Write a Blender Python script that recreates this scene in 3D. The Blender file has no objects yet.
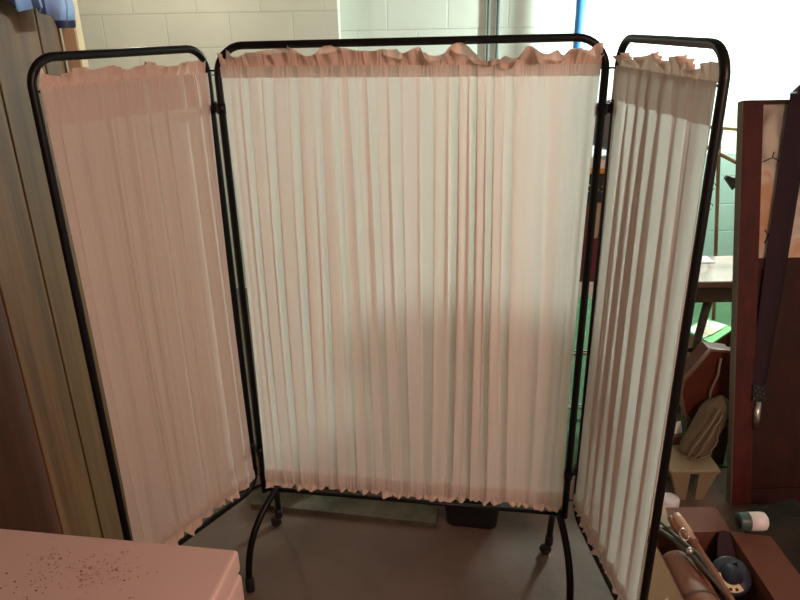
import bpy, math, random
import numpy as np
from mathutils import Vector, Matrix
C = bpy.context.scene.collection
PI = math.pi
random.seed(4)

# ------------------------------------------------------------------ materials
def mat(name, col, rough=.6, metal=0., var=.0, vscale=8., bump=0., bscale=40., col2=None, stretch=(1,1,1), spec=.5, trans=0.):
    m = bpy.data.materials.new(name); m.use_nodes = True
    nt = m.node_tree; N = nt.nodes; L = nt.links
    b = N['Principled BSDF']
    b.inputs['Base Color'].default_value = (*col, 1)
    b.inputs['Roughness'].default_value = rough
    b.inputs['Metallic'].default_value = metal
    b.inputs['Specular IOR Level'].default_value = spec
    b.inputs['Transmission Weight'].default_value = trans
    tc = N.new('ShaderNodeTexCoord'); mp = N.new('ShaderNodeMapping')
    mp.inputs['Scale'].default_value = stretch
    L.new(tc.outputs['Object'], mp.inputs['Vector'])
    if var > 0 or col2:
        n = N.new('ShaderNodeTexNoise'); n.inputs['Scale'].default_value = vscale; n.inputs['Detail'].default_value = 6
        n.inputs['Roughness'].default_value = .6
        L.new(mp.outputs[0], n.inputs['Vector'])
        r = N.new('ShaderNodeValToRGB')
        r.color_ramp.elements[0].position = .32; r.color_ramp.elements[1].position = .68
        c2 = col2 if col2 else tuple(c * (1 - var) for c in col)
        r.color_ramp.elements[0].color = (*c2, 1); r.color_ramp.elements[1].color = (*col, 1)
        L.new(n.outputs['Fac'], r.inputs['Fac']); L.new(r.outputs['Color'], b.inputs['Base Color'])
    if bump > 0:
        n2 = N.new('ShaderNodeTexNoise'); n2.inputs['Scale'].default_value = bscale; n2.inputs['Detail'].default_value = 4
        L.new(mp.outputs[0], n2.inputs['Vector'])
        bp = N.new('ShaderNodeBump'); bp.inputs['Strength'].default_value = bump; bp.inputs['Distance'].default_value = .01
        L.new(n2.outputs['Fac'], bp.inputs['Height']); L.new(bp.outputs[0], b.inputs['Normal'])
    return m

def fabric(name, col, tr, trcol):
    m = bpy.data.materials.new(name); m.use_nodes = True
    nt = m.node_tree; N = nt.nodes; L = nt.links; N.clear()
    o = N.new('ShaderNodeOutputMaterial'); d = N.new('ShaderNodeBsdfDiffuse'); t = N.new('ShaderNodeBsdfTranslucent')
    mx = N.new('ShaderNodeMixShader'); mx.inputs[0].default_value = tr
    t.inputs['Color'].default_value = (*trcol, 1)
    tc = N.new('ShaderNodeTexCoord')
    n = N.new('ShaderNodeTexNoise'); n.inputs['Scale'].default_value = 5; n.inputs['Detail'].default_value = 4
    L.new(tc.outputs['Object'], n.inputs['Vector'])
    r = N.new('ShaderNodeValToRGB'); r.color_ramp.elements[0].color = (*[c * .93 for c in col], 1); r.color_ramp.elements[1].color = (*col, 1)
    L.new(n.outputs['Fac'], r.inputs['Fac']); L.new(r.outputs['Color'], d.inputs['Color'])
    # fine woven texture
    w = N.new('ShaderNodeTexNoise'); w.inputs['Scale'].default_value = 420; w.inputs['Detail'].default_value = 2
    L.new(tc.outputs['Object'], w.inputs['Vector'])
    bp = N.new('ShaderNodeBump'); bp.inputs['Strength'].default_value = .12; bp.inputs['Distance'].default_value = .002
    L.new(w.outputs['Fac'], bp.inputs['Height']); L.new(bp.outputs[0], d.inputs['Normal'])
    L.new(d.outputs[0], mx.inputs[1]); L.new(t.outputs[0], mx.inputs[2]); L.new(mx.outputs[0], o.inputs[0])
    return m

def blocks(name, a, b, dx, dz, z_dado=None, dado=(0,0,0)):
    m = bpy.data.materials.new(name); m.use_nodes = True
    nt = m.node_tree; N = nt.nodes; L = nt.links; p = N['Principled BSDF']; p.inputs['Roughness'].default_value = .55
    tc = N.new('ShaderNodeTexCoord'); s = N.new('ShaderNodeSeparateXYZ'); c = N.new('ShaderNodeCombineXYZ')
    L.new(tc.outputs['Object'], s.inputs[0])
    ax = N.new('ShaderNodeMath'); ax.operation = 'ADD'; ax.inputs[1].default_value = dx
    az = N.new('ShaderNodeMath'); az.operation = 'ADD'; az.inputs[1].default_value = dz
    sy = N.new('ShaderNodeMath'); sy.operation = 'ADD'
    L.new(s.outputs['X'], sy.inputs[0]); L.new(s.outputs['Y'], sy.inputs[1])
    L.new(sy.outputs[0], ax.inputs[0]); L.new(s.outputs['Z'], az.inputs[0])
    L.new(ax.outputs[0], c.inputs['X']); L.new(az.outputs[0], c.inputs['Y'])
    br = N.new('ShaderNodeTexBrick'); br.inputs['Scale'].default_value = 1
    br.inputs['Brick Width'].default_value = .392; br.inputs['Row Height'].default_value = .2
    br.inputs['Mortar Size'].default_value = .006; br.inputs['Mortar Smooth'].default_value = .5; br.offset = .5
    br.inputs['Color1'].default_value = (*a, 1); br.inputs['Color2'].default_value = (*b, 1)
    br.inputs['Mortar'].default_value = (*[x * .94 for x in b], 1)
    L.new(c.outputs[0], br.inputs['Vector'])
    n = N.new('ShaderNodeTexNoise'); n.inputs['Scale'].default_value = 3.; n.inputs['Detail'].default_value = 6
    L.new(tc.outputs['Object'], n.inputs['Vector'])
    mx = N.new('ShaderNodeMixRGB'); mx.blend_type = 'MULTIPLY'; mx.inputs[0].default_value = .25
    L.new(br.outputs['Color'], mx.inputs[1]); L.new(n.outputs['Fac'], mx.inputs[2])
    src = mx.outputs[0]
    if z_dado is not None:
        lt = N.new('ShaderNodeMath'); lt.operation = 'LESS_THAN'; lt.inputs[1].default_value = z_dado
        L.new(s.outputs['Z'], lt.inputs[0])
        m2 = N.new('ShaderNodeMixRGB'); m2.inputs[2].default_value = (*dado, 1)
        L.new(lt.outputs[0], m2.inputs[0]); L.new(src, m2.inputs[1]); src = m2.outputs[0]
    L.new(src, p.inputs['Base Color'])
    ad = N.new('ShaderNodeMath'); ad.operation = 'MULTIPLY_ADD'; ad.inputs[1].default_value = -1
    ns = N.new('ShaderNodeTexNoise'); ns.inputs['Scale'].default_value = 60
    L.new(tc.outputs['Object'], ns.inputs['Vector'])
    mm = N.new('ShaderNodeMath'); mm.operation = 'MULTIPLY'; mm.inputs[1].default_value = .15
    L.new(ns.outputs['Fac'], mm.inputs[0]); L.new(br.outputs['Fac'], ad.inputs[0]); L.new(mm.outputs[0], ad.inputs[2])
    bp = N.new('ShaderNodeBump'); bp.inputs['Strength'].default_value = .5; bp.inputs['Distance'].default_value = .006
    L.new(ad.outputs[0], bp.inputs['Height']); L.new(bp.outputs[0], p.inputs['Normal'])
    return m

def wood(name, dark, light, axis='Z', scale=3., rough=.6, bump=.15, spec=.4):
    st = {'X': (.6, 12, 12), 'Y': (12, .6, 12), 'Z': (12, 12, .6)}[axis]
    return mat(name, light, rough, 0, .3, scale, bump, scale * 4, dark, st, spec)

M = {}
M['black_metal'] = mat('black enamelled steel', (.005, .005, .006), .38, 0, 0, 8, .03, 60, None, (1,1,1), .3)
M['rubber'] = mat('black rubber', (.012, .012, .013), .7)
M['curtain'] = fabric('peach curtain cloth', (.86, .735, .675), .37, (.89, .86, .78))
M['ruffle'] = fabric('peach ruffle cloth', (.85, .67, .56), .20, (.80, .62, .50))
M['freezer'] = mat('pinkish enamel with smudges', (.80, .60, .55), .42, 0, .05, 5, .02, 90)
M['smudge'] = mat('rust brown smudge', (.60, .38, .33), .7, 0, .3, 30)
M['steel'] = mat('bright steel', (.6, .6, .58), .3, 1.)
M['chrome'] = mat('chrome', (.8, .8, .8), .12, 1.)
M['concrete'] = mat('concrete floor', (.165, .108, .084), .7, 0, .3, 2.2, .2, 30, (.105, .067, .050))
M['wall'] = blocks('painted block wall', (.84, .88, .80), (.80, .85, .77), .151, -.10, .86, (.33, .46, .40))
M['wall2'] = blocks('painted block pier', (.86, .86, .74), (.83, .83, .72), .15, -.02)
M['plain_wall'] = mat('plain painted wall', (.45, .42, .38), .8, 0, .1, 3)
M['ceiling'] = mat('ceiling boards', (.35, .31, .26), .8, 0, .2, 2)
M['plank'] = wood('brown board wall', (.085, .036, .013), (.20, .098, .038), 'Z', 1.3)
M['plank_gap'] = mat('orange brown batten', (.20, .07, .025), .8)
M['ply'] = wood('red brown plywood', (.06, .022, .011), (.10, .036, .018), 'Z', 1.5)
M['pine'] = wood('pale pine', (.74, .56, .33), (.86, .70, .46), 'Z', 4)
M['mahog'] = wood('dark red wood', (.020, .003, .002), (.05, .007, .005), 'Z', 2.5, .5, .05)
M['mahog_red'] = wood('red stained wood', (.045, .005, .003), (.10, .014, .009), 'Z', 2.5, .5, .05)
M['mahog_side'] = mat('back lit grey brown edge', (.20, .17, .12), .7, 0, .3, 8)
M['brown_top'] = wood('pinkish brown table top', (.18, .085, .06), (.30, .16, .12), 'X', 3, .25, .03, .6)
M['brown_dark'] = wood('dark brown apron', (.07, .045, .03), (.12, .08, .055), 'X', 3, .5)
M['white_edge'] = mat('white painted edge', (.75, .78, .72), .5)
M['card'] = mat('brown cardboard', (.36, .17, .09), .8, 0, .15, 6, .05, 80)
M['card_red'] = mat('red brown cardboard', (.14, .05, .027), .8, 0, .15, 6, .05, 80)
M['card_pale'] = mat('pale cardboard', (.42, .33, .20), .8, 0, .12, 6, .05, 80)
M['paper'] = mat('white paper', (.82, .82, .78), .7)
M['green_paper'] = mat('bright green paper', (.10, .45, .10), .5)
M['cream_paper'] = mat('cream paper', (.80, .66, .42), .6, 0, 0, 20)
M['green'] = mat('green carpet', (.05, .115, .05), .9, 0, .3, 5, .4, 200, (.03, .09, .038))
M['blue_pipe'] = mat('blue painted pipe', (.06, .27, .72), .4, 0, .1, 6)
M['grey_pipe'] = mat('grey conduit', (.13, .15, .14), .7, 0)
M['black'] = mat('black plastic', (.012, .012, .013), .45, 0, .2, 6)
M['maroon'] = mat('maroon painted box', (.13, .018, .03), .5, 0, .3, 4)
M['orange'] = mat('orange paper', (.75, .30, .04), .6)
M['grey_cloth'] = mat('grey cloth', (.18, .19, .20), .9, 0, .3, 8, .2, 60)
M['teal'] = mat('dark teal plastic', (.05, .11, .10), .4)
M['white_plastic'] = mat('white plastic', (.85, .84, .86), .35)
M['beige'] = mat('beige plastic', (.34, .28, .17), .45, 0, .1, 5)
M['canvas'] = mat('tan canvas', (.16, .12, .07), .9, 0, .35, 9, .3, 50)
M['cord'] = mat('pale cord', (.24, .18, .13), .8)
M['case'] = mat('maroon leather', (.12, .03, .018), .4, 0, .3, 6, .1, 60)
M['case_rim'] = mat('brown rim', (.18, .10, .065), .5)
M['strap'] = mat('dark maroon webbing', (.022, .003, .010), .75, 0, .2, 20, .15, 150)
M['turned'] = wood('orange brown turned wood', (.15, .06, .03), (.27, .13, .07), 'Y', 3, .5, .03)
M['turned_pale'] = mat('pale worn wood', (.50, .32, .21), .5, 0, .2, 20)
M['tube'] = mat('tan wooden drum', (.24, .12, .07), .6, 0, .25, 5)
M['dark_tool'] = mat('dull green grey metal', (.10, .10, .075), .55, .5, .4, 30)
M['bamboo'] = mat('yellow bamboo', (.62, .50, .22), .5, 0, .2, 6)
M['pole'] = mat('brown varnished pole', (.30, .19, .09), .4, 0, .2, 6)
M['lamp_housing'] = mat('white enamel reflector', (.8, .8, .8), .4)
M['old_plank'] = mat('weathered board', (.12, .11, .075), .85, 0, .5, 14, .3, 60)
M['brass'] = mat('brass', (.65, .42, .08), .35, 1.)
M['rubber_grey'] = mat('dark olive cloth', (.030, .026, .018), .9, 0, .5, 7, .3, 40)

def plaid():
    m = mat('blue plaid woven plastic', (.25, .38, .68), .5)
    N = m.node_tree.nodes; L = m.node_tree.links; b = N['Principled BSDF']
    tc = N.new('ShaderNodeTexCoord'); s = N.new('ShaderNodeSeparateXYZ'); L.new(tc.outputs['Object'], s.inputs[0])
    outs = []
    for ax, f, o in (('Y', 11., .2), ('Z', 13., .1)):
        a = N.new('ShaderNodeMath'); a.operation = 'MULTIPLY'; a.inputs[1].default_value = f; L.new(s.outputs[ax], a.inputs[0])
        fr = N.new('ShaderNodeMath'); fr.operation = 'FRACT'; L.new(a.outputs[0], fr.inputs[0])
        g = N.new('ShaderNodeMath'); g.operation = 'LESS_THAN'; g.inputs[1].default_value = .26; L.new(fr.outputs[0], g.inputs[0]); outs.append(g)
    ad = N.new('ShaderNodeMath'); ad.operation = 'MAXIMUM'; L.new(outs[0].outputs[0], ad.inputs[0]); L.new(outs[1].outputs[0], ad.inputs[1])
    mx = N.new('ShaderNodeMixRGB'); mx.inputs[1].default_value = (.24, .36, .66, 1); mx.inputs[2].default_value = (.03, .03, .10, 1)
    L.new(ad.outputs[0], mx.inputs[0]); L.new(mx.outputs[0], b.inputs['Base Color'])
    return m
M['plaid'] = plaid()

def mottled():
    m = mat('mottled cream orange and grey green paint', (.8, .7, .55), .3)
    N = m.node_tree.nodes; L = m.node_tree.links; b = N['Principled BSDF']
    tc = N.new('ShaderNodeTexCoord'); mp = N.new('ShaderNodeMapping'); mp.inputs['Scale'].default_value = (5, 3, 3); mp.inputs['Rotation'].default_value = (0, .6, 0)
    L.new(tc.outputs['Object'], mp.inputs[0])
    n = N.new('ShaderNodeTexNoise'); n.inputs['Scale'].default_value = 1.3; n.inputs['Detail'].default_value = 5; n.inputs['Distortion'].default_value = 1.2
    L.new(mp.outputs[0], n.inputs['Vector'])
    r = N.new('ShaderNodeValToRGB'); cr = r.color_ramp
    cols = [(.28, (.26, .20, .14)), (.40, (.62, .58, .48)), (.5, (.80, .72, .58)), (.60, (.72, .42, .24)), (.66, (.66, .52, .32)), (.78, (.66, .68, .58))]
    cr.elements[0].position = cols[0][0]; cr.elements[0].color = (*cols[0][1], 1)
    cr.elements[1].position = cols[-1][0]; cr.elements[1].color = (*cols[-1][1], 1)
    for p_, c_ in cols[1:-1]:
        e = cr.elements.new(p_); e.color = (*c_, 1)
    L.new(n.outputs['Fac'], r.inputs['Fac']); L.new(r.outputs['Color'], b.inputs['Base Color'])
    return m
M['mottled'] = mottled()

def emis(name, col, s):
    m = bpy.data.materials.new(name); m.use_nodes = True; b = m.node_tree.nodes['Principled BSDF']
    b.inputs['Emission Color'].default_value = (*col, 1); b.inputs['Emission Strength'].default_value = s
    return m
M['glow_cool'] = emis('lit cool tube', (.9, 1, .93), 12)
M['glow_warm'] = emis('lit warm bulb', (1, .6, .45), 8)

# ------------------------------------------------------------------ mesh builder (world coordinates)
class MB:
    def __init__(s): s.v = []; s.f = []; s.sm = []
    def add(s, v, f, smooth=False):
        o = len(s.v); s.v += [tuple(p) for p in v]; s.f += [tuple(i + o for i in q) for q in f]; s.sm += [smooth] * len(f); return s
    def box(s, lo, hi, rot=0, piv=None, bev=0.0):
        x0, y0, z0 = lo; x1, y1, z1 = hi
        if bev > 0:
            # chamfered box: 3 rings
            b = bev
            def ring(z, i): return [(x0+i+0, y0+b*1.0+i*0, z) for _ in ()] 
            pts = []; 
            def rr(z, ins):
                a0, a1, c0, c1 = x0+ins, x1-ins, y0+ins, y1-ins; k = b
                return [(a0+k, c0, z), (a1-k, c0, z), (a1, c0+k, z), (a1, c1-k, z), (a1-k, c1, z), (a0+k, c1, z), (a0, c1-k, z), (a0, c0+k, z)]
            rings = [rr(z0, b), rr(z0+b, 0), rr(z1-b, 0), rr(z1, b)]
            v = [p for r in rings for p in r]; f = []
            for k in range(3):
                for i in range(8): f.append((k*8+i, k*8+(i+1) % 8, (k+1)*8+(i+1) % 8, (k+1)*8+i))
            f.append(tuple(range(7, -1, -1))); f.append(tuple(range(24, 32)))
        else:
            v = [(x0,y0,z0),(x1,y0,z0),(x1,y1,z0),(x0,y1,z0),(x0,y0,z1),(x1,y0,z1),(x1,y1,z1),(x0,y1,z1)]
            f = [(0,3,2,1),(4,5,6,7),(0,1,5,4),(1,2,6,5),(2,3,7,6),(3,0,4,7)]
        if rot:
            px, py = piv if piv else ((x0+x1)/2, (y0+y1)/2); c, n = math.cos(rot), math.sin(rot)
            v = [(px+(x-px)*c-(y-py)*n, py+(x-px)*n+(y-py)*c, z) for x, y, z in v]
        return s.add(v, f)
    def hexa(s, a, f=None):   # eight corners bottom 4, top 4
        return s.add(a, [(0,3,2,1),(4,5,6,7),(0,1,5,4),(1,2,6,5),(2,3,7,6),(3,0,4,7)])
    def slab(s, quad, t):     # quad of points thickened by vector t
        t = Vector(t); q = [Vector(p) for p in quad]
        return s.hexa([tuple(p) for p in q] + [tuple(p + t) for p in q])
    def tube(s, pts, r, n=12, closed=False, caps=True):
        P = [Vector(p) for p in pts]; m = len(P); R = r if isinstance(r, (list, tuple)) else [r] * m
        T = []
        for i in range(m):
            a = P[(i-1) % m] if (closed or i > 0) else P[0]; b = P[(i+1) % m] if (closed or i < m-1) else P[-1]
            T.append((b - a).normalized())
        u = T[0].orthogonal().normalized(); v = []
        for i in range(m):
            u = (u - T[i] * u.dot(T[i])).normalized(); w = T[i].cross(u)
            for k in range(n):
                a = 2*PI*k/n; v.append(tuple(P[i] + (u*math.cos(a) + w*math.sin(a)) * R[i]))
        f = []
        off = 0
        if closed:   # match last ring to first ring
            best = min(range(n), key=lambda o: (Vector(v[(m-1)*n]) - Vector(v[o])).length + 0 if m else 0)
            off = best
        for i in range(m if closed else m-1):
            j = (i+1) % m; o = off if (closed and i == m-1) else 0
            for k in range(n): f.append((i*n+k, i*n+(k+1) % n, j*n+(k+1+o) % n, j*n+(k+o) % n))
        s.add(v, f, True)
        if caps and not closed:
            o = len(s.v) - len(v)
            s.f.append(tuple(o + k for k in range(n-1, -1, -1))); s.sm.append(False)
            s.f.append(tuple(o + (m-1)*n + k for k in range(n))); s.sm.append(False)
        return s
    def lathe(s, base, axis, prof, n=24):   # prof: (distance along axis, radius)
        base = Vector(base); ax = Vector(axis).normalized()
        return s.tube([tuple(base + ax*d) for d, r in _sep(prof)], [max(r, .0004) for d, r in _sep(prof)], n)
    def grid(s, G, smooth=True):  # G[i][j] points
        ni, nj = len(G), len(G[0]); v = [p for row in G for p in row]
        f = [(i*nj+j, (i+1)*nj+j, (i+1)*nj+j+1, i*nj+j+1) for i in range(ni-1) for j in range(nj-1)]
        return s.add(v, f, smooth)

def _sep(prof):   # keep ring planes distinct so the sweep direction stays on the axis
    out = []; last = None
    for d, r in prof:
        if last is not None and abs(d - last) < 1e-5: d = last + 1e-5
        out.append((d, r)); last = d
    return out

def tag(o, label=None, cat=None, group=None, kind=None):
    if label: o['label'] = label
    if cat: o['category'] = cat
    if group: o['group'] = group
    if kind: o['kind'] = kind
    return o

def empty(name, loc, label, cat, group=None):
    o = bpy.data.objects.new(name, None); o.empty_display_size = .05; C.objects.link(o); o.location = loc
    return tag(o, label, cat, group)

def origin(p):
    v = Vector((0, 0, 0))
    while p is not None: v += p.location; p = p.parent
    return v

def build(mb, name, m, parent=None, label=None, solid=0.):
    if parent is None:
        xs = [min(p[i] for p in mb.v) for i in range(3)]; xe = [max(p[i] for p in mb.v) for i in range(3)]
        o0 = Vector(((xs[0]+xe[0])/2, (xs[1]+xe[1])/2, xs[2]))
        if name.split('_')[0] in ('wall', 'floor', 'ceiling', 'trim', 'baseboard'): o0 = Vector((0, 0, 0))
        loc = o0
    else: o0 = origin(parent); loc = Vector((0, 0, 0))
    me = bpy.data.meshes.new(name)
    me.from_pydata([(p[0]-o0.x, p[1]-o0.y, p[2]-o0.z) for p in mb.v], [], mb.f)
    me.polygons.foreach_set('use_smooth', mb.sm); me.materials.append(M[m] if isinstance(m, str) else m); me.update()
    o = bpy.data.objects.new(name, me); C.objects.link(o); o.location = loc
    if parent is not None: o.parent = parent
    if label: o['label'] = label
    if solid:
        md = o.modifiers.new('thickness', 'SOLIDIFY'); md.thickness = solid
    return o

def struct(mb, name, m):
    return tag(build(mb, name, m), kind='structure')

# ------------------------------------------------------------------ the room
X0, X1, Y0, Y1, H = -2.6, 3.2, -1.6, 4.8, 2.45
struct(MB().box((X0, Y0, -.1), (X1, Y1, 0)), 'floor', 'concrete')
struct(MB().box((X0, Y0, H), (X1, Y1+.1, H+.1)), 'ceiling', 'ceiling')
struct(MB().box((X0, Y1, 0), (X1, Y1+.1, H)), 'wall_back', 'wall')
struct(MB().box((X0, 4.6, 0), (-.352, Y1, H)), 'wall_back_left', 'wall2')
struct(MB().box((X1, Y0, 0), (X1+.1, Y1+.1, H)), 'wall_right', 'plain_wall')
struct(MB().box((X0-.1, Y0, 0), (X0, Y1+.1, H)), 'wall_left', 'plain_wall')
struct(MB().box((X0, Y0-.1, 0), (X1, Y0, H)), 'wall_front', 'plain_wall')
# board partition at left: vertical boards with battened joints
b = MB(); edges = [-.4, .0, .4, .8, 1.2, 1.611, 1.82, 2.079, 2.216]
for a, c in zip(edges[:-1], edges[1:]): b.box((-1.05, a+.004, 0), (-1.00, c-.004, H), bev=.002)
wp = struct(b, 'wall_partition', 'plank')
g = MB()
for c in edges[1:-1]: g.box((-1.035, c-.0045, 0), (-1.008, c+.0045, H))
struct(g, 'trim_1', 'plank_gap')

t = tag(build(MB().box((-.999, .70, 0), (-.987, 1.585, 1.70), bev=.003), 'plywood_sheet', 'ply'), 'red-brown plywood sheet standing against the board wall beside the white chest', 'plywood sheet')
tag(build(MB().box((-1.00, 2.22, 0), (-.957, 2.27, H), bev=.004), 'wooden_post', 'pine'), 'pale pine post standing at the end of the brown board wall', 'post')

# green carpet
tag(build(MB().box((.52, 2.40, 0), (3.15, 4.78, .008)), 'carpet', 'green'), 'green carpet on the floor beyond the folding screen', 'carpet')

# pipes
def pipe(name, x, y, r, m, label, cat, grp=None, clamps=()):
    e = empty(name, (x, y, 0), label, cat, grp)
    build(MB().tube([(x, y, 0), (x, y, H)], r, 16), 'pipe_body', m, e)
    for z in clamps:
        build(MB().tube([(x, y, z-.012), (x, y, z+.012)], r*1.25, 16), 'coupling', m, e)
    return e
pipe('blue_pipe', 1.150, 4.6, .034, 'blue_pipe', 'bright blue vertical pipe in front of the pale block wall', 'pipe', None, (.6, 1.1))
pipe('conduit', .603, 4.782, .011, 'grey_pipe', 'left one of two thin grey conduits running up the block wall', 'conduit', None, (.5, 1.3))
pipe('conduit', .664, 4.782, .011, 'grey_pipe', 'right one of two thin grey conduits running up the block wall', 'conduit', None, (.5, 1.3))

# ------------------------------------------------------------------ folding screen
HT = 1.72; RT = .0100
cl = Vector((-.4748, 1.9294, 0)); cr = Vector((.5138, 1.7716, 0))
lo = Vector((-.7880, 1.5590, 0)); li = Vector((-.5090, 1.9600, 0))
ri = Vector((.5537, 1.7973, 0)); ro = Vector((.5960, 1.3027, 0))
scr = empty('folding_screen', (.02, 1.85, 0), 'three-panel folding screen with black tube frame and gathered peach cloth, standing in the middle', 'folding screen')
Zv = Vector((0, 0, 1))

def rrect(a, b, z0, z1, r, closed=True, n=8):
    d = (b - a).normalized(); P = []
    def arc(cx, base, zc, a0, a1):
        for k in range(n+1):
            t_ = a0 + (a1-a0)*k/n; P.append(base + d*(cx + r*math.cos(t_)) + Zv*(zc + r*math.sin(t_)))
    w = (b - a).length
    if closed:
        arc(r, a, z0+r, 1.5*PI, PI)
        arc(r, a, z1-r, PI, PI/2)
        arc(w-r, a, z1-r, PI/2, 0)
        arc(w-r, a, z0+r, 0, -PI/2)
    else:
        P.append(a + Zv*z0); arc(r, a, z1-r, PI, PI/2); arc(w-r, a, z1-r, PI/2, 0); P.append(b + Zv*z0)
    return P

def noise1(seed, k=6, f0=1.):
    rs = np.random.RandomState(seed); A = rs.uniform(.4, 1, k); F = f0*rs.uniform(.5, 3.2, k); Ph = rs.uniform(0, 2*PI, k)
    return lambda u: sum(a*np.sin(2*PI*f*u+p) for a, f, p in zip(A, F, Ph)) / (A.sum()*.6)

def curtain(parent, a, b, z0, z1, folds, amp, over, seed, nu, nv=70, inset=.018, band_top=.03, band_bot=.03, slant=1.0):
    """gathered cloth between two rods; a and b are the stile feet, front is the side facing -normal"""
    d = (b - a).normalized(); w = (b - a).length - 2*inset; nrm = Vector((d.y, -d.x, 0))
    U = np.linspace(0, 1, nu); V = np.linspace(0, 1, nv)
    n1, n2, n3, n4, n5 = [noise1(seed+i, 6, 1.2) for i in range(5)]
    fine = noise1(seed+9, 10, 45*w)
    u, v = np.meshgrid(U, V, indexing='ij')
    ph = 2*PI*folds*u + 1.5*n1(u) + slant*v*n2(u*.8) + .45*slant*np.sin(PI*v)*n3(u)
    env = .16 + .84*np.sin(PI*np.clip(v*.96+.02, 0, 1))**.5
    A = amp*env*(.80 + .25*n4(u + .05*v))
    disp = A*(np.sin(ph) + .42*np.sin(1.9*ph + 1.3*n5(u)) + .10*np.sin(3.7*ph+v))
    lat = over*env*(.8+.3*n5(u*1.3))*np.sin(2*ph + .6) * np.clip(u*18, 0, 1)*np.clip((1-u)*18, 0, 1)
    near = np.exp(-((v)/.035)**2) + np.exp(-((1-v)/.035)**2)
    disp += .0022*fine(u)*near
    edge = np.clip(u*14, 0, 1)*np.clip((1-u)*14, 0, 1)
    disp = disp*(.25+.75*edge) + .0075 - .003*np.sin(PI*v)
    z = z0 + (z1-z0)*v - .004*np.abs(n1(u*2))*(1-v)
    wx = inset + u*w + lat + .006*np.sin(PI*v)*np.where(u < .5, 1, -1)*(1-edge)
    X = a.x + d.x*wx + nrm.x*disp; Y = a.y + d.y*wx + nrm.y*disp
    G = np.stack([X, Y, z], -1)
    c = build(MB().grid(G.tolist()), 'curtain', 'curtain', parent)
    # stitched casings: a second layer of cloth round each rod
    for nm, va, vb in (('top_casing', 1-band_top/(z1-z0), 1.0), ('bottom_casing', 0., band_bot/(z1-z0))):
        Vn = np.linspace(va, vb, 7); rows = []
        idx = np.interp(Vn, V, np.arange(nv))
        lo_i = np.clip(np.floor(idx).astype(int), 0, nv-2); fr = idx-lo_i
        S = G[:, lo_i]*(1-fr)[None, :, None] + G[:, lo_i+1]*fr[None, :, None]
        S = S + np.array([nrm.x, nrm.y, 0])*(.0035 + .0015*np.sin(np.linspace(0, PI, 7)))[None, :, None]
        build(MB().grid(S.tolist()), nm, 'curtain', c)
    return c, G, nrm, d, w, inset

def ruffle(parent, name, a, d, nrm, w, inset, z, up, L, seed, flip=None, wav=9., nu=None, amp=.012, curl=1.0, scal=0):
    nu = nu or int(900*w); nv = 9
    u = np.linspace(0, 1, nu); n1, n2, n3 = noise1(seed, 7, 3.2*w), noise1(seed+1, 9, wav*w), noise1(seed+2, 6, 4*w)
    nq = noise1(seed+4, 8, 9*w); nf = noise1(seed+5, 10, 42*w); phi = curl*(.55*n1(u) + .45*nq(u) + .25)
    if flip is not None:
        for (u0, u1, am) in flip: phi = phi + am*np.exp(-(((u-(u0+u1)/2)/((u1-u0)/2))**4))
    Lu = L*(.82+.25*n3(u))
    if scal: Lu = Lu*(.50+.60*np.abs(np.sin(PI*scal*w*u + 1.6*n1(u)))**.45)
    ss = np.linspace(0, 1, nv)
    out = np.zeros(nu); zz = np.zeros(nu); prev = 0; cols = []
    for k, s in enumerate(ss):
        if k:
            ds = (s-prev)*Lu; ang = phi*s*1.25
            out = out + np.sin(ang)*ds; zz = zz + np.cos(ang)*ds
        prev = s
        wave = amp*s**1.2*n2(u) + amp*.45*s*np.sin(2*PI*wav*3.1*w*u + 2*n1(u)) + .0022*(1-.4*s)*nf(u)
        sh = .006*s*n3(u*1.7)
        wx = inset + u*w + sh
        o = out + wave + .004
        cols.append(np.stack([a.x+d.x*wx+nrm.x*o, a.y+d.y*wx+nrm.y*o, z + up*zz + 0*u], -1))
    G = np.stack(cols, 1)
    return build(MB().grid(G.tolist()), name, 'ruffle', parent)

# centre panel
cf = rrect(cl, cr, .285, HT, .075, False)
for p_ in cf:
    if p_.z > 1.5: p_.z += .010*(((p_ - cl).dot((cr-cl).normalized())) - .65)
build(MB().tube(cf, RT, 14), 'panel_frame', 'black_metal', scr)
dc = (cr-cl).normalized(); nc = Vector((dc.y, -dc.x, 0))
build(MB().tube([cl + Zv*.297, cr + Zv*.297], .0075, 12), 'crossbar', 'black_metal', scr)
for z in (1.652, .352):
    r_ = MB().tube([cl + Zv*z - dc*.022, cl + Zv*z, cr + Zv*z, cr + Zv*z + dc*.022], .0026, 8)
    build(r_, 'curtain_rod', 'black_metal', scr)
c, G, n_, d_, w_, ins = curtain(scr, cl, cr, .337, 1.662, 16, .0125, .0085, 11, 1150, 80, .012, .028, .050, 2.6)
ruffle(c, 'top_ruffle', cl, dc, n_, w_, ins, 1.658, 1, .056, 21, [(.56, .62, 1.2), (.67, .82, 1.6), (.86, .93, 1.2), (.03, .12, .5)], 7., amp=.020)
ruffle(c, 'bottom_ruffle', cl, dc, n_, w_, ins, .340, -1, .030, 31, None, 12., amp=.010, curl=.6, scal=20)

ruffle(c, 'top_ruffle', cl, dc, n_, w_, ins, 1.659, 1, .046, 77, [(.20, .26, .8), (.44, .50, .9), (.65, .80, 2.0), (.83, .93, 1.6)], 11., amp=.018, curl=.9)
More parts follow.
